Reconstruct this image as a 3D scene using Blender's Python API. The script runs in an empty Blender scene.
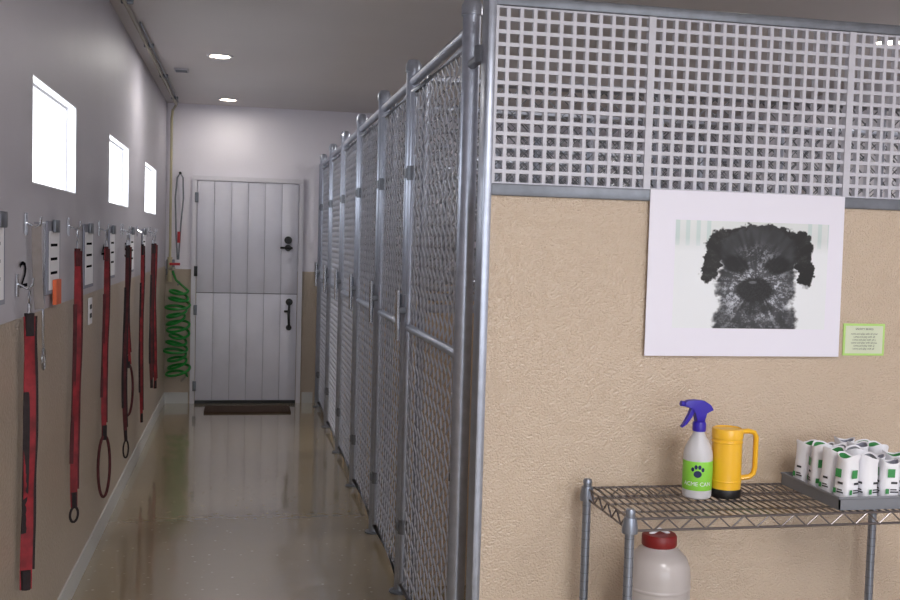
import bpy, bmesh, math, random
import numpy as np
from mathutils import Vector, Matrix
random.seed(4); np.random.seed(4)
sc=bpy.context.scene
sc.view_settings.view_transform='Standard'
sc.view_settings.look='None'

# ---------------------------------------------------------------- materials
def srgb(c):
    return tuple(((x/255)/12.92 if x/255<=.04045 else ((x/255+.055)/1.055)**2.4) for x in c)+(1,)
def mat(name,col,rough=.5,metal=0,spec=.5,emit=0,noise=0,nscale=8,bump=0,bscale=60,trans=0,coat=0,pebble=0):
    m=bpy.data.materials.new(name);m.use_nodes=True
    nt=m.node_tree;b=nt.nodes["Principled BSDF"]
    c=srgb(col) if max(col)>1 else tuple(col)+(1,)
    b.inputs["Base Color"].default_value=c
    b.inputs["Roughness"].default_value=rough
    b.inputs["Metallic"].default_value=metal
    b.inputs["Specular IOR Level"].default_value=spec
    b.inputs["Transmission Weight"].default_value=trans
    b.inputs["Coat Weight"].default_value=coat
    if emit:
        b.inputs["Emission Color"].default_value=c;b.inputs["Emission Strength"].default_value=emit
    tc=nt.nodes.new("ShaderNodeTexCoord")
    if noise:
        n=nt.nodes.new("ShaderNodeTexNoise");n.inputs["Scale"].default_value=nscale;n.inputs["Detail"].default_value=4
        nt.links.new(tc.outputs["Object"],n.inputs["Vector"])
        r=nt.nodes.new("ShaderNodeValToRGB")
        r.color_ramp.elements[0].position=.3;r.color_ramp.elements[1].position=.7
        r.color_ramp.elements[0].color=tuple(x*(1-noise) for x in c[:3])+(1,)
        r.color_ramp.elements[1].color=tuple(min(1,x*(1+noise*.6)) for x in c[:3])+(1,)
        nt.links.new(n.outputs["Fac"],r.inputs["Fac"]);nt.links.new(r.outputs["Color"],b.inputs["Base Color"])
    if bump or pebble:
        bp=nt.nodes.new("ShaderNodeBump");bp.inputs["Strength"].default_value=bump or 1;bp.inputs["Distance"].default_value=.004
        if pebble:
            n=nt.nodes.new("ShaderNodeTexVoronoi");n.feature='SMOOTH_F1';n.inputs["Scale"].default_value=pebble;n.inputs["Smoothness"].default_value=.4
            bp.invert=True;bp.inputs["Distance"].default_value=.003
            nt.links.new(n.outputs["Distance"],bp.inputs["Height"])
        else:
            n=nt.nodes.new("ShaderNodeTexNoise");n.inputs["Scale"].default_value=bscale;n.inputs["Detail"].default_value=2
            nt.links.new(n.outputs["Fac"],bp.inputs["Height"])
        nt.links.new(tc.outputs["Object"],n.inputs["Vector"])
        nt.links.new(bp.outputs["Normal"],b.inputs["Normal"])
    return m
M={}
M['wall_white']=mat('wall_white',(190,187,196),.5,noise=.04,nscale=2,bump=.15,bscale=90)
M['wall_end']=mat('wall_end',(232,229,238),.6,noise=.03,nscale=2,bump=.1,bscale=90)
M['wall_tan']=mat('wall_tan',(180,165,148),.3,noise=.04,nscale=3,pebble=90)
M['frp_tan']=mat('frp_tan',(204,184,162),.16,noise=.03,nscale=3,pebble=170,spec=.75)
M['ceiling']=mat('ceiling_paint',(210,205,205),.6,noise=.03,nscale=1.5,bump=.1,bscale=60)
M['trimwhite']=mat('trim_white',(218,216,224),.35)
M['base']=mat('baseboard_vinyl',(200,200,198),.4)
M['galv']=mat('galvanised_steel',(172,178,192),.33,metal=.7,noise=.12,nscale=30)
M['galvdark']=mat('galvanised_rail',(120,124,132),.45,metal=.6,noise=.15,nscale=25)
M['wire']=mat('galvanised_wire',(202,206,218),.35,metal=.5)
M['lattice']=mat('lattice_plastic',(206,206,216),.4,noise=.04,nscale=20)
M['door']=mat('door_paint',(220,220,232),.3,noise=.04,nscale=5)
M['groove']=mat('door_groove',(150,150,162),.6)
M['black']=mat('black_iron',(18,18,20),.4)
M['red']=mat('leash_red',(142,34,44),.7,noise=.5,nscale=22)
M['blackweb']=mat('leash_black',(42,32,36),.8,noise=.3,nscale=60)
M['brownweb']=mat('leash_maroon',(84,32,38),.8,noise=.4,nscale=30)
M['taupe']=mat('leash_taupe',(140,132,130),.7,noise=.1,nscale=40)
M['chrome']=mat('chrome',(200,202,208),.22,metal=1)
M['orange']=mat('orange_tag',(225,105,60),.5)
M['paper']=mat('paper_white',(238,238,244),.6)
M['cardpaper']=mat('card_paper',(236,236,242),.9,spec=.1)
M['greycard']=mat('grey_card',(150,152,166),.8,spec=.1)
M['green']=mat('green_hose',(14,130,46),.3)
M['brass']=mat('painted_pipe',(172,166,152),.5,noise=.1)
M['yellowpipe']=mat('beige_pipe',(190,180,148),.45,noise=.1)
M['redtap']=mat('red_valve',(190,40,50),.4)
M['mat']=mat('brown_mat',(70,52,42),.95,noise=.3,nscale=90,bump=.6,bscale=200)
M['shelf']=mat('shelf_wire',(124,118,118),.3,metal=.85)
M['shelfpost']=mat('shelf_post',(140,146,158),.3,metal=.7)
M['yellow']=mat('yellow_plastic',(244,188,44),.3,coat=.3)
M['blue']=mat('trigger_blue',(50,34,165),.35)
M['bottle']=mat('bottle_plastic',(220,219,224),.35,trans=.2)
M['limegreen']=mat('label_green',(140,210,70),.5)
M['navy']=mat('print_navy',(20,28,80),.5)
M['printgreen']=mat('print_green',(60,145,80),.5)
M['printdark']=mat('print_dark',(50,52,58),.6)
M['number']=mat('painted_number',(24,24,30),1,spec=0)
M['jug']=mat('jug_plastic',(212,204,202),.3,trans=.3,coat=.2)
M['redlid']=mat('jug_lid',(130,26,28),.4)
M['tray']=mat('tray_grey',(124,127,134),.4)
M['lamp']=mat('lamp_disc',(255,250,240),.5,emit=6)
M['vent']=mat('vent_grey',(175,175,184),.5)
M['frame']=mat('window_frame',(245,245,250),.4)

def floor_mat():
    m=bpy.data.materials.new('floor_vinyl');m.use_nodes=True;nt=m.node_tree;b=nt.nodes["Principled BSDF"]
    tc=nt.nodes.new("ShaderNodeTexCoord")
    v=nt.nodes.new("ShaderNodeTexVoronoi");v.inputs["Scale"].default_value=18
    nt.links.new(tc.outputs["Object"],v.inputs["Vector"])
    r=nt.nodes.new("ShaderNodeValToRGB");r.color_ramp.elements[0].position=.0;r.color_ramp.elements[1].position=.15
    r.color_ramp.elements[0].color=srgb((206,197,172));r.color_ramp.elements[1].color=srgb((158,143,116))
    nt.links.new(v.outputs["Distance"],r.inputs["Fac"])
    nt.links.new(r.outputs["Color"],b.inputs["Base Color"])
    b.inputs["Roughness"].default_value=.18;b.inputs["Specular IOR Level"].default_value=.7
    b.inputs["Coat Weight"].default_value=1;b.inputs["Coat Roughness"].default_value=.075
    n=nt.nodes.new("ShaderNodeTexNoise");n.inputs["Scale"].default_value=10;nt.links.new(tc.outputs["Object"],n.inputs["Vector"])
    bp=nt.nodes.new("ShaderNodeBump");bp.inputs["Strength"].default_value=.07;bp.inputs["Distance"].default_value=.006
    nt.links.new(n.outputs["Fac"],bp.inputs["Height"]);nt.links.new(bp.outputs["Normal"],b.inputs["Normal"])
    nt.links.new(bp.outputs["Normal"],b.inputs["Coat Normal"])
    return m
M['floor']=floor_mat()

# ---------------------------------------------------------------- mesh builder
class B:
    def __init__(s,name):
        s.name=name;s.v=[];s.f=[];s.m=[];s.mats=[];s.sm=[]
    def mi(s,k):
        if k not in s.mats:s.mats.append(k)
        return s.mats.index(k)
    def add(s,vs,fs,k,smooth=False):
        o=len(s.v);s.v+= [tuple(v) for v in vs];i=s.mi(k)
        for f in fs:
            s.f.append(tuple(o+a for a in f));s.m.append(i);s.sm.append(smooth)
    def box(s,x0,x1,y0,y1,z0,z1,k):
        vs=[(x,y,z) for x in(x0,x1) for y in(y0,y1) for z in(z0,z1)]
        s.add(vs,[(0,1,3,2),(4,6,7,5),(0,4,5,1),(2,3,7,6),(0,2,6,4),(1,5,7,3)],k)
    def bbox(s,x0,x1,y0,y1,z0,z1,k,bv=.004):
        bm=bmesh.new();r=bmesh.ops.create_cube(bm,size=1)
        for v in bm.verts:
            v.co=Vector(((x0+x1)/2+v.co.x*(x1-x0),(y0+y1)/2+v.co.y*(y1-y0),(z0+z1)/2+v.co.z*(z1-z0)))
        bmesh.ops.bevel(bm,geom=bm.edges[:],offset=bv,segments=2,affect='EDGES',profile=.5)
        s.bm(bm,k)
    def bm(s,bm,k,smooth=False):
        bm.verts.index_update()
        s.add([v.co[:] for v in bm.verts],[[v.index for v in f.verts] for f in bm.faces],k,smooth);bm.free()
    def tube(s,pts,r,k,n=8,cyc=False,caps=True,sx=1,ref=None):
        P=[Vector(p) for p in pts];vs=[];N=len(P)
        rr=r if hasattr(r,'__len__') else [r]*N
        up=None
        for i,p in enumerate(P):
            a=P[(i-1)%N] if (i>0 or cyc) else P[0];b=P[(i+1)%N] if (i<N-1 or cyc) else P[-1]
            t=(b-a).normalized()
            if up is None:
                g=Vector(ref) if ref else (Vector((0,0,1)) if abs(t.z)<.9 else Vector((0,1,0)))
                up=(g-t*g.dot(t)).normalized()
            else:
                up=up-t*up.dot(t)
                up=up.normalized() if up.length>1e-6 else Vector((1,0,0))
            sd=t.cross(up)
            for j in range(n):
                w=2*math.pi*(j+.5)/n
                vs.append(p+up*math.cos(w)*rr[i]+sd*math.sin(w)*rr[i]*sx)
        fs=[]
        for i in range(N if cyc else N-1):
            for j in range(n):
                a=i*n+j;b=i*n+(j+1)%n;c=((i+1)%N)*n+(j+1)%n;d=((i+1)%N)*n+j
                fs.append((a,b,c,d))
        if caps and not cyc:
            fs.append(tuple(range(n))[::-1]);fs.append(tuple((N-1)*n+j for j in range(n)))
        s.add(vs,fs,k,n>5)
    def lathe(s,prof,c,k,n=32,sx=1,sy=1):
        vs=[];fs=[];N=len(prof)
        for r,z in prof:
            for j in range(n):
                w=2*math.pi*j/n;vs.append((c[0]+r*math.cos(w)*sx,c[1]+r*math.sin(w)*sy,c[2]+z))
        for i in range(N-1):
            for j in range(n):
                fs.append((i*n+j,i*n+(j+1)%n,(i+1)*n+(j+1)%n,(i+1)*n+j))
        if prof[0][0]>1e-5:fs.append(tuple(range(n))[::-1])
        if prof[-1][0]>1e-5:fs.append(tuple((N-1)*n+j for j in range(n)))
        s.add(vs,fs,k,True)
    def ext(s,pts,y0,y1,k,ax='y',bv=0):
        n=len(pts)
        f=(lambda a,b,z:(a,b,z)) if ax=='y' else (lambda a,b,z:(b,a,z))
        vs=[f(a,y0,z) for a,z in pts]+[f(a,y1,z) for a,z in pts]
        bm=bmesh.new();V=[bm.verts.new(v) for v in vs]
        bm.faces.new(V[:n]);bm.faces.new(V[n:][::-1])
        for i in range(n):bm.faces.new((V[i],V[n+i],V[n+(i+1)%n],V[(i+1)%n]))
        if bv:bmesh.ops.bevel(bm,geom=bm.edges[:],offset=bv,segments=2,affect='EDGES',profile=.5)
        bmesh.ops.triangulate(bm,faces=[q for q in bm.faces if len(q.verts)>4])
        s.bm(bm,k)
    def flat(s,pts,k,fn):
        s.add([fn(*p) for p in pts],[tuple(range(len(pts)))],k)
    def text(s,body,size,k,fn,align='CENTER'):
        cu=bpy.data.curves.new('t','FONT');cu.body=body;cu.size=size;cu.align_x=align;cu.resolution_u=2
        o=bpy.data.objects.new('t',cu);bpy.context.collection.objects.link(o)
        dg=bpy.context.evaluated_depsgraph_get();me=bpy.data.meshes.new_from_object(o.evaluated_get(dg))
        s.add([fn(v.co.x,v.co.y) for v in me.vertices],[tuple(p.vertices) for p in me.polygons],k)
        bpy.data.objects.remove(o);bpy.data.meshes.remove(me);bpy.data.curves.remove(cu)
    def done(s,normals=True):
        me=bpy.data.meshes.new(s.name);me.from_pydata(s.v,[],s.f)
        for k in s.mats:me.materials.append(M[k])
        me.polygons.foreach_set('material_index',s.m);me.polygons.foreach_set('use_smooth',s.sm)
        me.update()
        if normals:
            bm=bmesh.new();bm.from_mesh(me);bmesh.ops.recalc_face_normals(bm,faces=bm.faces[:]);bm.to_mesh(me);bm.free()
        try:me.set_sharp_from_angle(angle=math.radians(40))
        except Exception:pass
        o=bpy.data.objects.new(s.name,me);sc.collection.objects.link(o)
        return o

# ---------------------------------------------------------------- dimensions
XL=-.68; XF=.691; YE=9.44; ZC=2.69; YP=2.91; XR=4.2; YB=-2.6; ZT=1.24
WIN=[(3.56,4.44),(5.50,6.40),(7.44,8.35)]; WZ0,WZ1=1.67,2.025
b=B('floor');b.box(XL-.2,XR+.2,YB-.2,YE+.2,-.1,0,'floor');b.done()
b=B('ceiling');b.box(XL-.2,XR+.2,YB-.2,YE+.2,ZC,ZC+.1,'ceiling');b.done()
b=B('wall_left');t=.05
b.box(XL-t,XL,YB,YE,0,ZT,'wall_tan')
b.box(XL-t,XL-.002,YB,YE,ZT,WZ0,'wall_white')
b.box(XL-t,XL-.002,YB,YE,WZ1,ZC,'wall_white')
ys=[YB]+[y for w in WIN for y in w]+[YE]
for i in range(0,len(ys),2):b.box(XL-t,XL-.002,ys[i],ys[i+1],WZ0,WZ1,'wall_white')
b.done()
for i,(a,c) in enumerate(WIN):
    b=B('window_%d'%(i+1));w=.014;x0,x1=XL-t,XL-t+.012
    b.box(x0,x1,a,a+w,WZ0,WZ1,'frame');b.box(x0,x1,c-w,c,WZ0,WZ1,'frame')
    b.box(x0,x1,a+w,c-w,WZ0,WZ0+w,'frame');b.box(x0,x1,a+w,c-w,WZ1-w,WZ1,'frame')
    b.box(x1,XL-.001,c-.004,c,WZ0,WZ1,'frame');b.box(x1,XL-.001,a,a+.004,WZ0,WZ1,'frame')
    b.box(x1,XL-.001,a+.004,c-.004,WZ0,WZ0+.004,'frame');b.box(x1,XL-.001,a+.004,c-.004,WZ1-.004,WZ1,'frame')
    b.done()
b=B('wall_back')
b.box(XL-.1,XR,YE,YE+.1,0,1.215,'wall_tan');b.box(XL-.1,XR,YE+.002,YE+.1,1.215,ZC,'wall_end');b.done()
b=B('wall_right');b.box(XR,XR+.1,YB,YE,0,ZC,'wall_end');b.done()
b=B('wall_front')
b.box(XL-.1,XR,YB-.1,YB,0,.5,'wall_white');b.box(XL-.1,XR,YB-.1,YB,2.3,ZC,'wall_white')
b.box(XL-.1,XL+.3,YB-.1,YB,.5,2.3,'wall_white');b.box(2.9,XR,YB-.1,YB,.5,2.3,'wall_white');b.done()  # opening left between these is added to let sky light fill the room
b=B('baseboard_left');b.box(XL,XL+.008,YB,YE,0,.10,'base');b.done()
b=B('baseboard_back');b.box(XL+.008,-.47,YE-.01,YE,0,.10,'base');b.box(.55,XF-.04,YE-.01,YE,0,.10,'base');b.done()

# ---------------------------------------------------------------- door
b=B('door_1')
x0,x1,zt=-.41,.49,2.01
b.box(x0-.045,x0-.004,YE-.03,YE,0,zt+.004,'trimwhite');b.box(x1+.004,x1+.045,YE-.03,YE,0,zt+.004,'trimwhite')
b.box(x0-.045,x1+.045,YE-.032,YE,zt+.005,zt+.045,'trimwhite')
b.box(x0,x1,YE-.012,YE-.002,0.01,zt,'groove')
n=6;pw=(x1-x0)/n
for z0,z1 in((.03,1.003),(1.011,zt)):
    for i in range(n):b.bbox(x0+i*pw+.0014,x0+(i+1)*pw-.0014,YE-.026,YE-.010,z0,z1,'door',.002)
b.box(x0,x1,YE-.04,YE-.02,.002,.03,'black')
def disc(b,x,z,r,k,y0,y1):
    b.tube([(x,y0,z),(x,y1,z)],r,k,16)
disc(b,.40,1.50,.035,'black',YE-.055,YE-.026)
disc(b,.40,1.43,.030,'black',YE-.05,YE-.026)
b.tube([(.44,YE-.05,1.43),(.33,YE-.06,1.43)],.010,'black')
b.tube([(.42,YE-.03,.93),(.42,YE-.06,.90),(.415,YE-.075,.82),(.42,YE-.06,.73),(.42,YE-.03,.70)],.012,'black')
disc(b,.42,.935,.032,'black',YE-.04,YE-.026);disc(b,.42,.70,.026,'black',YE-.04,YE-.026)
b.bbox(.375,.43,YE-.05,YE-.035,.84,.86,'black',.003)
for z in(.16,.85,1.2,1.86):b.bbox(x0-.02,x0+.010,YE-.042,YE-.026,z-.045,z+.045,'galvdark' if z!=1.2 else 'black',.003)
b.done()
b=B('door_mat');b.bbox(-.31,.43,8.86,9.22,0,.014,'mat',.004)
for i in range(24):b.box(-.29+i*.03,-.28+i*.03,8.88,9.20,.013,.017,'mat')
b.done()

# ---------------------------------------------------------------- chain link
def chain(b,o,u,wd,z0,z1,k='wire',p=.080,r=.0036,n=4):
    o=Vector(o);u=Vector(u).normalized();nrm=Vector((u.y,-u.x,0))
    ns=max(2,int(round(wd/p*2)));hp=wd/ns;nz=int(round((z1-z0)/(p/2)));dz=(z1-z0)/nz
    for s in range(ns):
        pts=[]
        for j in range(nz+1):
            sd=1 if (j+s)%2 else -1
            pts.append(o+u*((s+.5)*hp+sd*(hp*.5+.001))+nrm*(.0025*(1 if j%2 else -1))+Vector((0,0,z0+j*dz)))
        b.tube(pts,r,k,n,caps=False,ref=nrm)
POST=[3.16,4.28,5.19,6.20,7.20,8.20,9.20]
b=B('kennel_fence_frame')
for i,y in enumerate(POST):
    b.tube([(XF,y,0),(XF,y,2.245)],.029,'galv',14)
    b.lathe([(.034,0),(.034,.03),(.024,.05),(0,.056)],(XF,y,2.225),'galv',14)
    b.lathe([(.05,0),(.05,.006),(.03,.01)],(XF,y,0),'galvdark',14)
b.tube([(XF,3.16,2.185),(XF,9.43,2.185)],.019,'galv',10)
b.tube([(XF,9.40,0),(XF,9.40,2.2)],.022,'galv',10)
chain(b,(XF,9.23,0),(0,1,0),.17,.05,2.17)
b.done()
for i in range(6):
    a=POST[i]+.05;c=POST[i+1]-.05
    b=B('kennel_gate')
    r=.019;x=XF
    b.tube([(x,a,.05),(x,a,2.14),(x,c,2.14),(x,c,.05)],r,'galv',10,cyc=True)
    b.tube([(x,a,1.15),(x,c,1.15)],.017,'galv',10)
    chain(b,(x,a+.01,0),(0,1,0),c-a-.02,.06,2.13)
    for yy in(a+.03,c-.03):b.box(x-.002,x+.002,yy-.008,yy+.008,.06,2.13,'galv')
    for z in(.3,.75,1.5,1.95):
        b.tube([(x,a,z-.012),(x,a,z+.012)],.024,'galvdark',10)
    for z in(.3,1.8):
        b.tube([(x,c,z-.03),(x,c,z+.03)],.026,'galvdark',10)
        b.bbox(x-.03,x+.0,c,c+.05,z-.02,z+.02,'galvdark',.003)
    b.tube([(x,c,1.17),(x,c,1.29)],.027,'galv',12)
    b.bbox(x-.050,x+.02,c-.02,c+.075,1.21,1.24,'galvdark',.004)
    b.tube([(x-.050,c-.01,1.10),(x-.052,c-.01,1.31)],.011,'chrome',8)
    b.tube([(x-.035,c+.06,1.17),(x-.037,c+.06,1.29)],.010,'galvdark',8)
    b.done()

for i,y in enumerate(POST[1:]):
    b=B('kennel_partition')
    x0,x1=XF+.06,3.9
    b.box(x0,x1,y-.012,y+.012,.02,1.2,'frp_tan')
    b.tube([(x0,y,1.23),(x1,y,1.23)],.019,'galv',8)
    b.tube([(x0,y,2.2),(x1,y,2.2)],.019,'galv',8)
    for xx in(x0,1.8,2.9,x1):b.tube([(xx,y,0),(xx,y,2.2)],.02,'galv',8)
    chain(b,(x0,y,0),(1,0,0),x1-x0,1.24,2.19,k='galvdark',p=.075,r=.0038)
    b.done()
b=B('wall_kennel_rear');b.box(3.92,3.98,YP+.06,YE,0,1.2,'frp_tan')
b.done()

# ---------------------------------------------------------------- front partition, lattice
b=B('wall_partition');b.box(.705,XR,YP,YP+.05,0,1.66,'frp_tan');b.done()
b=B('trim_1')
b.bbox(.706,XR,YP-.012,YP+.06,1.655,1.69,'galvdark',.004)
b.bbox(.680,.706,YP-.02,YP+.06,0,2.62,'galv',.006)
b.tube([(.69,YP+.06,2.07),(.69,3.13,2.07)],.016,'galvdark',10)
b.tube([(.69,2.99,2.05),(.69,2.99,2.10)],.026,'galvdark',10)
b.bbox(.706,XR,YP-.008,YP+.03,2.205,2.235,'galvdark',.004)
b.done()
edges=[.706,1.191,1.857,2.523,3.189,3.855,XR]
for i in range(len(edges)-1):
    a,c=edges[i],edges[i+1]
    b=B('lattice_panel');z0,z1=1.69,2.205;y0,y1=YP+.002,YP+.020
    n=round((c-a)/.0392);p=(c-a)/n
    for j in range(1,n):b.box(a+j*p-.0056,a+j*p+.0056,y0,y1,z0,z1,'lattice')
    nz=14;q=(z1-z0)/nz
    for j in range(nz+1):b.box(a,c,y0+.001,y1-.001,max(z0,z0+j*q-.0056),min(z1,z0+j*q+.0056),'lattice')
    b.box(a,a+.011,y0-.004,y1,z0,z1,'lattice');b.box(c-.011,c,y0-.004,y1,z0,z1,'lattice')
    b.done()

# ---------------------------------------------------------------- poster with the dog photograph
def vnoise(X,Yy,s,seed):
    rs=np.random.RandomState(seed);G=rs.rand(200,200)
    x=(X*s)%199;y=(Yy*s)%199;xi=x.astype(int);yi=y.astype(int);fx=x-xi;fy=y-yi
    fx=fx*fx*(3-2*fx);fy=fy*fy*(3-2*fy);x2=(xi+1)%200;y2=(yi+1)%200
    return (G[yi,xi]*(1-fx)+G[yi,x2]*fx)*(1-fy)+(G[y2,xi]*(1-fx)+G[y2,x2]*fx)*fy
W_,H_=420,305
U,V=np.meshgrid(np.linspace(0,151,W_),np.linspace(110,0,H_))
def ell(cx,cy,rx,ry,rot=0):
    c,s_=math.cos(rot),math.sin(rot);dx=U-cx;dy=V-cy
    return np.sqrt(((dx*c+dy*s_)/rx)**2+((-dx*s_+dy*c)/ry)**2)
def sm(x):x=np.clip(x,0,1);return x*x*(3-2*x)
wu=(vnoise(U,V,.22,21)-.5)*5+(vnoise(U,V,.7,22)-.5)*2.2
wv=(vnoise(U,V,.22,23)-.5)*5+(vnoise(U,V,.7,24)-.5)*2.2
U0,V0=U,V
ang=np.arctan2(V-62,U-80);rad=np.hypot(U-80,V-62)
fur=vnoise((ang+4)*7,rad*.07+3,1.0,1)*.5+vnoise((ang+4)*17,rad*.10+3,1.0,2)*.5
fine=vnoise(U,V,1.1,3);mid=vnoise(U,V,.16,5);spk=vnoise(U,V,.38,9)
edge=(fur-.5)*.12
U,V=U0+wu,V0+wv
head=np.minimum.reduce([ell(82,34,42,33),ell(81,66,42,40),ell(81,106,45,36)])+edge
ears=np.minimum.reduce([ell(45,24,16,18,.6),ell(36,42,10,24,.18),ell(120,24,16,18,-.6),ell(128,44,10,24,-.18),ell(82,15,40,13)])+edge*.5
U,V=U0,V0
bg=.84+.06*(vnoise(U,V,.05,8)-.5)
bgc=np.stack([bg*.97,bg,bg*1.01],-1)
slat=((U%10)<4)&((U<38)|(U>128))&(V<26)
bgc[slat]=bgc[slat]*np.array([.86,.93,.92])
snow=np.clip((V-18)/14,0,1)[...,None];bgc=bgc*(1-snow)+np.array([.88,.90,.93])*snow
dark=.055+.09*fur
dust=sm((spk*.35+fine*.4+fur*.5-.52)*2.6)
mz=sm(1.55-ell(80,74,33,28)*1.0)
brow=sm(1.3-ell(81,40,25,18))*.5
chest=sm(1.4-ell(80,106,42,16))*.4
fg=dark+np.maximum.reduce([mz*(.10+.62*dust),brow*dust*.7,chest*(.08+.6*dust)])*.85
nose=sm((1.12-ell(79,70,20,14)-edge)*3);fg=fg*(1-nose)+(.035+.05*fine)*nose
glint=sm((1-ell(77,62,5,2.0))*2);fg=fg+glint*.18
mouth=sm((1.15-ell(79,88,22,8)-edge*2)*2);fg=fg*(1-mouth*.75)+.06*mouth*.75
eyes=sm((1.4-np.minimum(ell(60,44,12,8,.25),ell(101,44,12,8,-.25))-edge)*1.6);fg=fg*(1-eyes*.9)+.03*eyes*.9
hm=sm((1-head)*7);em=sm((1-ears)*7)
earc=.035+.07*np.clip(fur-.4,0,1)+.08*np.clip(dust-.6,0,1)
side=sm((np.abs(U-81)-31)/9)*sm((64-V)/10)
fg=fg*(1-side)+earc*side
out=bgc*(1-em[...,None])+np.stack([earc]*3,-1)*em[...,None]
fgc=np.stack([fg*.97,fg*1.0,fg*1.08],-1)
out=out*(1-hm[...,None])+fgc*hm[...,None]
out=np.clip(out,0,1)**1.45
px0,px1,pz0,pz1=1.283,1.795,1.273,1.602
yq=YP-.0085
vs=[(px0+(px1-px0)*i/(W_-1),yq,pz0+(pz1-pz0)*j/(H_-1)) for j in range(H_) for i in range(W_)]
fs=[(j*W_+i,j*W_+i+1,(j+1)*W_+i+1,(j+1)*W_+i) for j in range(H_-1) for i in range(W_-1)]
me=bpy.data.meshes.new('printed_photo');me.from_pydata(vs,[],fs)
ca=me.color_attributes.new('print','FLOAT_COLOR','POINT')
col=np.ones((H_*W_,4),np.float32);col[:,:3]=out.reshape(-1,3);ca.data.foreach_set('color',col.ravel())
pm=bpy.data.materials.new('photo_print');pm.use_nodes=True;nt=pm.node_tree
at=nt.nodes.new('ShaderNodeVertexColor');at.layer_name='print'
nt.links.new(at.outputs['Color'],nt.nodes['Principled BSDF'].inputs['Base Color']);nt.nodes['Principled BSDF'].inputs['Roughness'].default_value=.5
me.materials.append(pm);ph=bpy.data.objects.new('printed_photo',me);sc.collection.objects.link(ph)
b=B('dog_poster');M['poster']=mat('poster_board',(238,236,249),.45)
b.ext([(1.198,1.187),(1.198,1.690),(1.846,1.691),(1.850,1.187)],YP-.0165,YP-.0125,'poster');po=b.done()
ph.location.y=-.0085;ph.parent=po
b=B('notice_card');M['lime']=mat('notice_border',(185,225,130),.6);M['cream']=mat('notice_paper',(218,226,200),.6)
b.box(1.872,2.018,YP-.004,YP,1.190,1.292,'lime');b.box(1.879,2.011,YP-.0046,YP-.004,1.197,1.285,'cream')
fn=lambda x,z:(1.945+x,YP-.0052,z)
b.text('SNOWY BEARD',.009,'printdark',lambda x,y:fn(x,1.272+y))
for i in range(6):
    b.text('come and play with all your\n'[:27-(i*5)%7],.0085,'printdark',lambda x,y,i=i:fn(x,1.257-.0095*i+y))
b.done()

# ---------------------------------------------------------------- leashes on left wall
e=.0015
def hook(b,y,z=1.53):
    x=XL+e
    b.box(x,x+.004,y-.015,y+.015,z-.03,z+.04,'chrome')
    b.tube([(x+.003,y,z+.01),(x+.03,y,z-.005),(x+.045,y,z+.005),(x+.048,y,z+.03)],.004,'chrome',8)
def strap(b,pts,w,k,th=.0035,face=0.53,tw=0,ph=0):
    P=[Vector(p) for p in pts];vs=[];fs=[]
    for i,p in enumerate(P):
        a=P[max(0,i-1)];c=P[min(len(P)-1,i+1)];t=(c-a).normalized()
        an=face+tw*math.sin(i*.42+ph)
        wv=Vector((math.cos(an),math.sin(an),0));wv=(wv-t*wv.dot(t)).normalized();nv=t.cross(wv)
        for sx,sy in((-1,-1),(1,-1),(1,1),(-1,1)):
            vs.append(p+wv*w/2*sx+nv*th/2*sy)
    for i in range(len(P)-1):
        for j in range(4):fs.append((i*4+j,i*4+(j+1)%4,(i+1)*4+(j+1)%4,(i+1)*4+j))
    fs.append((3,2,1,0));n=len(P)*4;fs.append((n-4,n-3,n-2,n-1))
    b.add(vs,fs,k)
def leash(name,y,zb,k,k2,w=.034,loop=False,top=1.53,tail=0,sway=.012):
    b=B(name);hook(b,y,top);x=XL+.038
    b.tube([(x,y+.012*math.cos(t),top-.01-.02+.02*math.sin(t)) for t in np.linspace(0,2*math.pi,13)[:-1]],.003,'chrome',6,cyc=True)
    b.tube([(x,y,top-.05),(x,y,top-.10)],.006,'chrome',8)
    ph=(y*7.3)%6
    z0=zb+.30 if loop else zb
    zt_=top-.09
    def fr(z,dx=0,dy=0):
        s_=(zt_-z)/(zt_-z0)
        return (x+sway*.5*math.sin(s_*5+ph)*s_+dx,y+sway*2.2*math.sin(s_*4.2+ph)*s_+dy,z)
    zs=np.linspace(zt_,z0,30)
    strap(b,[fr(z) for z in zs],w,k,tw=.35,ph=ph)
    strap(b,[fr(z,.005,.008) for z in zs if z>z0+.05],w*1.05,k2,tw=.35,ph=ph+.5)
    strap(b,[fr(z,-.008,-.008) for z in zs if z<top-.30 and z>z0+.16],w*.55,k2,tw=.5,ph=ph+2)
    b.tube([fr(zt_+.01),fr(zt_-.06)],w*.42,k2,8)
    if loop:
        q=fr(z0)
        b.tube([(x+.022*math.sin(t),q[1]+.04*math.sin(t),zb+.15+.15*math.cos(t)) for t in np.linspace(0,2*math.pi,25)[:-1]],.007,k2,8,cyc=True)
        b.tube([(x,q[1],z0-.02),(x,q[1],z0+.05)],.013,'blackweb',8)
    else:
        b.tube([fr(z0+.06),fr(z0)],w*.42,'blackweb',8)
        if tail:
            q=fr(z0);b.tube([(q[0]+.012*math.sin(t),q[1]+.02*math.sin(t),z0-tail/2+tail/2*math.cos(t)) for t in np.linspace(0,2*math.pi,17)[:-1]],.005,'blackweb',6,cyc=True)
    return b
leash('dog_leash',3.32,.40,'red','blackweb',.036,top=1.34,sway=.008).done()
leash('dog_leash',4.24,.42,'red','brownweb',.028,tail=.06).done()
leash('dog_leash',5.11,.24,'red','brownweb',.024,True).done()
leash('dog_leash',6.00,.34,'brownweb','blackweb',.022,tail=.10,sway=.02).done()
leash('dog_leash',6.10,.46,'red','brownweb',.018,True,sway=.02).done()
leash('dog_leash',6.90,.28,'red','blackweb',.022).done()
leash('dog_leash',7.66,.40,'brownweb','blackweb',.026).done()
leash('dog_leash',7.86,.36,'red','brownweb',.026,sway=.02).done()
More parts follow.
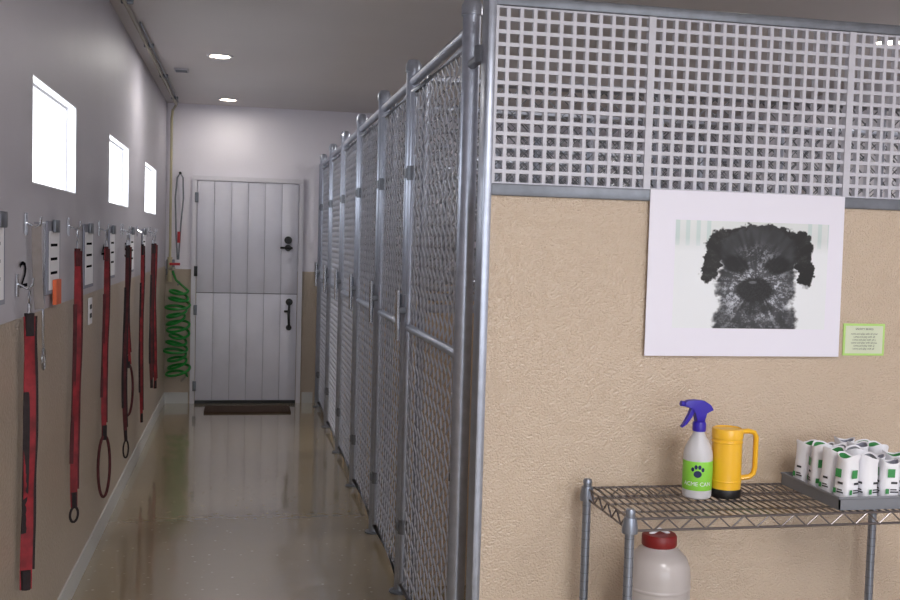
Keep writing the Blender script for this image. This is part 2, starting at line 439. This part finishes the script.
b=B('slip_lead');hook(b,3.44)
strap(b,[(XL+.036+.004*math.sin(z*8),3.44+.22*(1.53-z),z) for z in np.linspace(1.53,1.26,12)],.030,'taupe')
b.tube([(XL+.036,3.56+.01*math.sin(z*14),z) for z in np.linspace(1.54,1.12,24)],.004,'chrome',6)
b.tube([(XL+.036,3.56+.022*math.sin(t),1.09+.035*math.cos(t)) for t in np.linspace(0,2*math.pi,17)[:-1]],.004,'chrome',6,cyc=True)
b.tube([(XL+.005,3.56,1.54),(XL+.04,3.56,1.54)],.004,'chrome',8)
b.done()
def card(y0,y1,z0,z1,orange=False):
    # clipboard hanging from a nail, standing slightly off the wall
    b=B('clipboard')
    b.box(XL+e,XL+.008,y0,y1,z0,z1,'greycard')
    b.box(XL+.008,XL+.010,y0+.025,y1-.025,z0+.015,z1-.035,'cardpaper')
    b.bbox(XL+.010,XL+.022,(y0+y1)/2-.045,(y0+y1)/2+.045,z1-.04,z1+.006,'galvdark',.003)
    for i in range(3):b.box(XL+.010,XL+.0104,y0+.05,y1-.07,z1-.09-i*.05,z1-.08-i*.05,'number')
    if orange:b.box(XL+.011,XL+.024,(y0+y1)/2-.04,(y0+y1)/2+.06,z0-.04,z0+.05,'orange')
    b.done()
card(3.78,4.03,1.29,1.55,True);card(4.62,4.90,1.27,1.55);card(5.46,5.70,1.28,1.55);card(6.42,6.66,1.28,1.55);card(7.20,7.44,1.28,1.55);card(2.98,3.13,1.30,1.56)
b=B('bay_number')
for tx,yy,zz in(('2',3.42,1.335),('3',4.46,1.33),('4',5.28,1.38),('5',6.26,1.38)):
    b.text(tx,.12,'number',lambda x,y:(XL+.001,yy+x*2.2,zz+y))
b.done()
b=B('power_outlet');b.bbox(XL+e,XL+.008,4.78,4.88,1.10,1.22,'paper',.003);b.box(XL+.008,XL+.01,4.80,4.85,1.13,1.15,'printdark');b.box(XL+.008,XL+.01,4.80,4.85,1.17,1.19,'printdark');b.done()

# ---------------------------------------------------------------- pipes, hose at far corner
b=B('ceiling_pipe')
b.tube([(-.60,2.0,2.67),(-.60,9.38,2.67),(-.63,9.40,2.62)],.010,'brass',10)
b.tube([(-.63,9.40,2.63),(-.64,9.41,2.55),(-.64,9.41,1.3)],.011,'yellowpipe',10)
b.tube([(-.575,5.9,2.675),(-.575,9.2,2.675)],.006,'galvdark',8)
for y in(3,4.2,5.4,6.6,7.8,9.0):b.bbox(-.62,-.56,y-.01,y+.01,2.665,2.69,'galvdark',.003)
b.done()
b=B('water_tap')
b.tube([(-.64,9.41,1.32),(-.64,9.41,1.10)],.022,'yellowpipe',10)
b.tube([(-.64,9.40,1.22),(-.60,9.34,1.22)],.016,'brass',10)
b.tube([(-.64,9.37,1.26),(-.55,9.37,1.26)],.012,'redtap',8)
b.bbox(-.67,-.60,9.40,YE,1.16,1.30,'galvdark',.005);b.done()
b=B('hose_loop')
b.tube([(-.575,9.40,1.30),(-.59,9.40,1.55),(-.60,9.40,1.85),(-.585,9.40,2.03),(-.56,9.40,2.07),(-.535,9.40,2.03),(-.53,9.40,1.85),(-.55,9.40,1.6),(-.565,9.40,1.30)],.007,'galvdark',8)
b.tube([(-.56,YE,2.07),(-.56,9.38,2.07)],.012,'black',8);b.tube([(-.565,9.40,1.55),(-.565,9.40,1.45)],.014,'redtap',8);b.done()
b=B('coiled_air_hose')
pts=[];N=12
for i in range(N*18+1):
    t=i/18;z=.26+.78*(t/N);w=2*math.pi*t;rr=1+.16*math.sin(t*2.1)
    pts.append((-.562+.088*rr*math.cos(w)+.014*math.sin(t*1.3),9.30+.075*math.sin(w),z+.028*math.sin(w+.8*math.sin(t))))
b.tube(pts,.012,'green',6)
b.tube([pts[-1],(-.58,9.32,1.12),(-.61,9.33,1.2)],.011,'green',6)
b.tube([pts[0],(-.52,9.33,.22),(-.50,9.33,.26)],.012,'brass',6)
b.tube([(-.56,YE,1.10),(-.56,9.28,1.08)],.008,'galvdark',6);b.done()

# ---------------------------------------------------------------- ceiling fixtures
def lamp(x,y,power,size=.14,col=(1,.97,.94)):
    b=B('recessed_downlight')
    b.lathe([(.085,0),(.085,-.008),(.07,-.010),(.064,-.002)],(x,y,ZC),'trimwhite',28)
    b.lathe([(.064,-.003),(0,-.003)],(x,y,ZC),'lamp',28);o=b.done(False)
    l=bpy.data.lights.new('bulb','AREA');l.shape='DISK';l.size=size;l.energy=power;l.color=col
    lo=bpy.data.objects.new('bulb',l);lo.location=(x,y,ZC-.015);sc.collection.objects.link(lo);lo.parent=o
for x,y,p in((-.168,6.87,9),(-.148,8.99,2.5),(3.469,5.1,18),(2.2,7.4,28),(2.0,4.0,6)):lamp(x,y,p)  # last two are added to brighten the kennels and end wall
b=B('ceiling_vent');b.bbox(-.50,-.40,7.47,7.60,ZC-.012,ZC,'vent',.003)
for i in range(5):b.box(-.49,-.41,7.485+i*.022,7.493+i*.022,ZC-.015,ZC-.011,'galvdark')
b.done()
for x,y,p in((1.2,.2,46),(2.6,-1.2,44)):  # unseen overhead panels, added as fill light for the near room
    b=B('added_fill_panel');b.bbox(x-.31,x+.31,y-.61,y+.61,ZC-.03,ZC,'trimwhite',.004);o=b.done()
    l=bpy.data.lights.new('tube','AREA');l.shape='RECTANGLE';l.size=.55;l.size_y=1.15;l.energy=p;l.color=(1,.98,.97)
    lo=bpy.data.objects.new('tube',l);lo.location=(x,y,ZC-.035);sc.collection.objects.link(lo);lo.parent=o
l=bpy.data.lights.new('camera_flash','POINT');l.energy=9;l.shadow_soft_size=.012
lo=bpy.data.objects.new('camera_flash',l);lo.location=(.05,-.02,1.56);sc.collection.objects.link(lo)

# ---------------------------------------------------------------- wire shelf table
b=B('wire_shelf_table')
X0,X1,Y0,Y1=1.013,1.964,2.50,2.842
for x in(X0,X1):
    for y in(Y0,Y1):
        b.tube([(x,y,.02),(x,y,.815)],.0125,'shelfpost',14)
        b.lathe([(.0135,0),(.0135,.008),(.010,.013),(0,.014)],(x,y,.812),'shelfpost',14)
        b.lathe([(.018,0),(.014,.02)],(x,y,0),'black',14)
        for z in np.arange(.06,.76,.0254):b.tube([(x,y,z-.0008),(x,y,z+.0008)],.0131,'galvdark',12)
        for zs in(.80,.36):b.lathe([(.021,-.04),(.0215,-.03),(.017,.0),(.0165,.002),(.0125,.002)],(x,y,zs),'shelfpost',16)
for zs in(.797,.357):
    for dz in(0,-.032):
        b.tube([(X0,Y0,zs+dz),(X1,Y0,zs+dz),(X1,Y1,zs+dz),(X0,Y1,zs+dz)],.0036,'shelf',8,cyc=True)
    for y in(Y0,Y1):
        n=24
        pts=[(X0+.03+(X1-X0-.06)*i/n,y,zs-(.032 if i%2 else 0)) for i in range(n+1)];b.tube(pts,.0028,'shelf',6)
    for x in(X0,X1):
        n=8
        pts=[(x,Y0+.03+(Y1-Y0-.06)*i/n,zs-(.032 if i%2 else 0)) for i in range(n+1)];b.tube(pts,.0028,'shelf',6)
    n=42
    for i in range(1,n):
        x=X0+(X1-X0)*i/n;b.tube([(x,Y0,zs),(x,Y1,zs)],.0025,'shelf',6)
    for y in(Y0+.085,Y0+.17,Y0+.255):b.tube([(X0,y,zs-.005),(X1,y,zs-.005)],.0032,'shelf',6)
b.done()
ZS=.8003
# ---------------------------------------------------------------- spray bottle
b=B('spray_bottle');c=(1.294,2.70,ZS)
b.lathe([(.036,0),(.0405,.004),(.0415,.012),(.0415,.125),(.040,.135),(.036,.148),(.028,.165),(.020,.178),(.0155,.188),(.0155,.200)],c,'bottle',36)
b.lathe([(.0418,.026),(.0422,.027),(.0422,.108),(.0418,.109)],c,'limegreen',36)
R=.0428
def cyl(u,v):
    a=-math.pi/2-.42+u/R
    return (c[0]+R*math.cos(a),c[1]+R*math.sin(a),c[2]+v)
for uu,vv,r1,r2 in((0,.074,.0115,.010),(-.0145,.087,.0046,.0062),(-.0053,.094,.0046,.0065),(.0053,.094,.0046,.0065),(.0145,.087,.0046,.0062)):
    b.flat([(uu+r1*math.cos(t),vv+r2*math.sin(t)) for t in np.linspace(0,2*math.pi,20)[:-1]],'navy',cyl)
b.text('ACME CAN',.0165,'paper',lambda x,y:cyl(x,.040+y))
b.lathe([(.019,.192),(.0195,.195),(.0195,.215),(.016,.220)],c,'blue',20)
P=[(-.048,.262),(-.050,.276),(-.040,.281),(-.018,.283),(.010,.280),(.030,.268),(.040,.252),(.030,.250),(.015,.246),(.013,.218),(-.013,.218),(-.014,.244),(-.022,.258)]
b.ext([(c[0]+x,c[2]+z) for x,z in P],c[1]-.011,c[1]+.011,'blue',bv=.003)
b.tube([(c[0]-.045,c[1],c[2]+.270),(c[0]-.060,c[1],c[2]+.272)],.008,'blue',12)
T=[(-.020,.262),(-.030,.258),(-.034,.240),(-.046,.218),(-.058,.205),(-.055,.202),(-.040,.212),(-.026,.232),(-.016,.252)]
b.ext([(c[0]+x,c[2]+z) for x,z in T],c[1]-.007,c[1]+.007,'blue',bv=.0015)
b.tube([(c[0],c[1],c[2]+.19),(c[0]+.004,c[1],c[2]+.02)],.0025,'paper',6)
b.done()
# ---------------------------------------------------------------- yellow pitcher
b=B('yellow_shaker_pitcher');c=(1.383,2.70,ZS)
b.lathe([(.042,0),(.0445,.003),(.0445,.022),(.043,.026)],c,'black',36)
b.lathe([(.043,.026),(.0435,.03),(.0430,.10),(.0425,.170),(.0445,.172),(.0450,.192),(.0435,.199),(.038,.201),(.036,.198),(0,.198)],c,'yellow',36)
for z in(.045,.158):b.lathe([(.0430,z),(.0445,z+.002),(.0445,z+.005),(.0430,z+.007)],c,'yellow',36)
hp=[(.038,.190),(.062,.192),(.078,.188),(.084,.176),(.084,.085),(.080,.068),(.068,.058),(.040,.054)]
b.tube([(c[0]+x*.985,c[1]-x*.17,c[2]+z) for x,z in hp],.0075,'yellow',10,sx=1.4)
b.done()
# ---------------------------------------------------------------- tray
b=B('grey_tray');tx0,tx1,ty0,ty1=1.633,1.93,2.515,2.825;zt=ZS
b.box(tx0+.006,tx1-.006,ty0+.006,ty1-.006,zt,zt+.004,'tray')
for (x0,x1,y0,y1) in((tx0,tx1,ty0,ty0+.004),(tx0,tx1,ty1-.004,ty1),(tx0,tx0+.004,ty0,ty1),(tx1-.004,tx1,ty0,ty1)):b.box(x0,x1,y0,y1,zt,zt+.034,'tray')
b.tube([(tx0,ty0,zt+.034),(tx1,ty0,zt+.034),(tx1,ty1,zt+.034),(tx0,ty1,zt+.034)],.004,'tray',8,cyc=True)
b.done()
b=B('sample_bags')
rs=random.Random(5)
def sup(a,rx,ry,e=.55):
    ca_,sa_=math.cos(a),math.sin(a)
    return rx*abs(ca_)**e*(1 if ca_>0 else -1),ry*abs(sa_)**e*(1 if sa_>0 else -1)
for r in range(4):
    for k in range(4):
        x=tx0+.044+k*.066+rs.uniform(-.003,.003);y=ty0+.044+r*.070+rs.uniform(-.003,.003);h=.136+rs.uniform(-.012,.010)
        rot=rs.uniform(-.3,.3);n=32;vs=[];fs=[];ph=rs.random()*6
        lx,ly=rs.uniform(-.006,.006),rs.uniform(-.005,.005)
        prof=[(.90,0),(1,.006),(1,.05),(.97,.09),(.93,h-.014),(1.0,h-.004),(.98,h),(.84,h-.004),(.82,h-.022),(0.02,h-.024)]
        for pr,z in prof:
            for j in range(n):
                a=2*math.pi*j/n
                ee=.55 if z<.05 else .8
                u,v=sup(a,.0285*pr,.0285*pr,ee);wz=(.006*math.sin(a*2+ph)) if z>h-.02 and pr>.8 else 0
                wob=1+.035*math.sin(a*5+ph+z*40)
                vs.append((x+lx*z/h+(u*math.cos(rot)-v*math.sin(rot))*wob,y+ly*z/h+(u*math.sin(rot)+v*math.cos(rot))*wob,zt+.005+z+wz))
        for i in range(len(prof)-3):
            for j in range(n):fs.append((i*n+j,i*n+(j+1)%n,(i+1)*n+(j+1)%n,(i+1)*n+j))
        b.add(vs,fs,'paper',True)
        fs=[]
        for i in range(len(prof)-3,len(prof)-1):
            for j in range(n):fs.append((i*n+j,i*n+(j+1)%n,(i+1)*n+(j+1)%n,(i+1)*n+j))
        b.add(vs,fs,('printgreen','greycard','tray')[(r*3+k*2)%3],True)
        for side in(0,1):
            def cm(u,v,x=x,y=y,side=side):
                w,q=(u,-.0302) if side==0 else (-.0302,-u)
                return (x+w*math.cos(rot)-q*math.sin(rot)+lx*v/h,y+w*math.sin(rot)+q*math.cos(rot)+ly*v/h,zt+.005+v)
            def patch(u0,u1,v0,v1,kk):
                b.add([cm(u0,v0),cm(u1,v0),cm(u1,v1),cm(u0,v1)],[(0,1,2,3)],kk)
            if (r+k)%2==0:patch(-.015,.006,.080,.104,'printgreen')
            patch(-.004,.014,.062,.068,'printdark')
            patch(-.018,-.008,.034,.048,'printgreen');patch(-.005,.018,.037,.041,'printdark');patch(-.005,.013,.044,.0475,'printdark')
b.done(False)
# ---------------------------------------------------------------- jug on the lower shelf
b=B('plastic_jug');c=(1.185,2.70,.3603)
b.lathe([(.080,0),(.088,.006),(.092,.02),(.092,.215),(.090,.24),(.080,.268),(.062,.288),(.048,.296),(.046,.300),(.046,.318)],c,'jug',40)
for z in(.06,.12,.18):b.lathe([(.0918,z),(.0935,z+.004),(.0935,z+.008),(.0918,z+.012)],c,'jug',40)
b.lathe([(.048,.302),(.050,.305),(.050,.330),(.046,.336),(0,.337)],c,'redlid',32)
b.tube([(c[0]+.03,c[1],c[2]+.334),(c[0],c[1],c[2]+.348),(c[0]-.03,c[1],c[2]+.334)],.005,'paper',8)
b.done()

# ---------------------------------------------------------------- world + daylight
w=bpy.data.worlds.new('sky');sc.world=w;w.use_nodes=True
bg=w.node_tree.nodes['Background'];bg.inputs[0].default_value=(.90,.94,1,1);bg.inputs[1].default_value=4.2
for (a,c) in WIN:
    l=bpy.data.lights.new('daylight','AREA');l.shape='RECTANGLE';l.size=c-a;l.size_y=WZ1-WZ0;l.energy=24;l.color=(.88,.94,1)
    lo=bpy.data.objects.new('window_daylight',l);lo.location=(XL-t-.10,(a+c)/2,(WZ0+WZ1)/2+.1)
    lo.rotation_euler=(0,math.radians(-90-10),0);sc.collection.objects.link(lo)

# ---------------------------------------------------------------- camera
yaw,pit,rol=map(math.radians,(11.55,3.17,1.6))
F=Vector((math.sin(yaw)*math.cos(pit),math.cos(yaw)*math.cos(pit),-math.sin(pit)))
r0=Vector((math.cos(yaw),-math.sin(yaw),0));u0=r0.cross(F)
Rr=r0*math.cos(rol)+u0*math.sin(rol);Uu=u0*math.cos(rol)-r0*math.sin(rol)
cam=bpy.data.cameras.new('camera');cam.lens=1017.4/900*36;cam.sensor_width=36;cam.clip_start=.05
co=bpy.data.objects.new('camera',cam);sc.collection.objects.link(co)
m=Matrix((Rr,Uu,-F)).transposed().to_4x4();m.translation=Vector((0,0,1.51));co.matrix_world=m
sc.camera=co
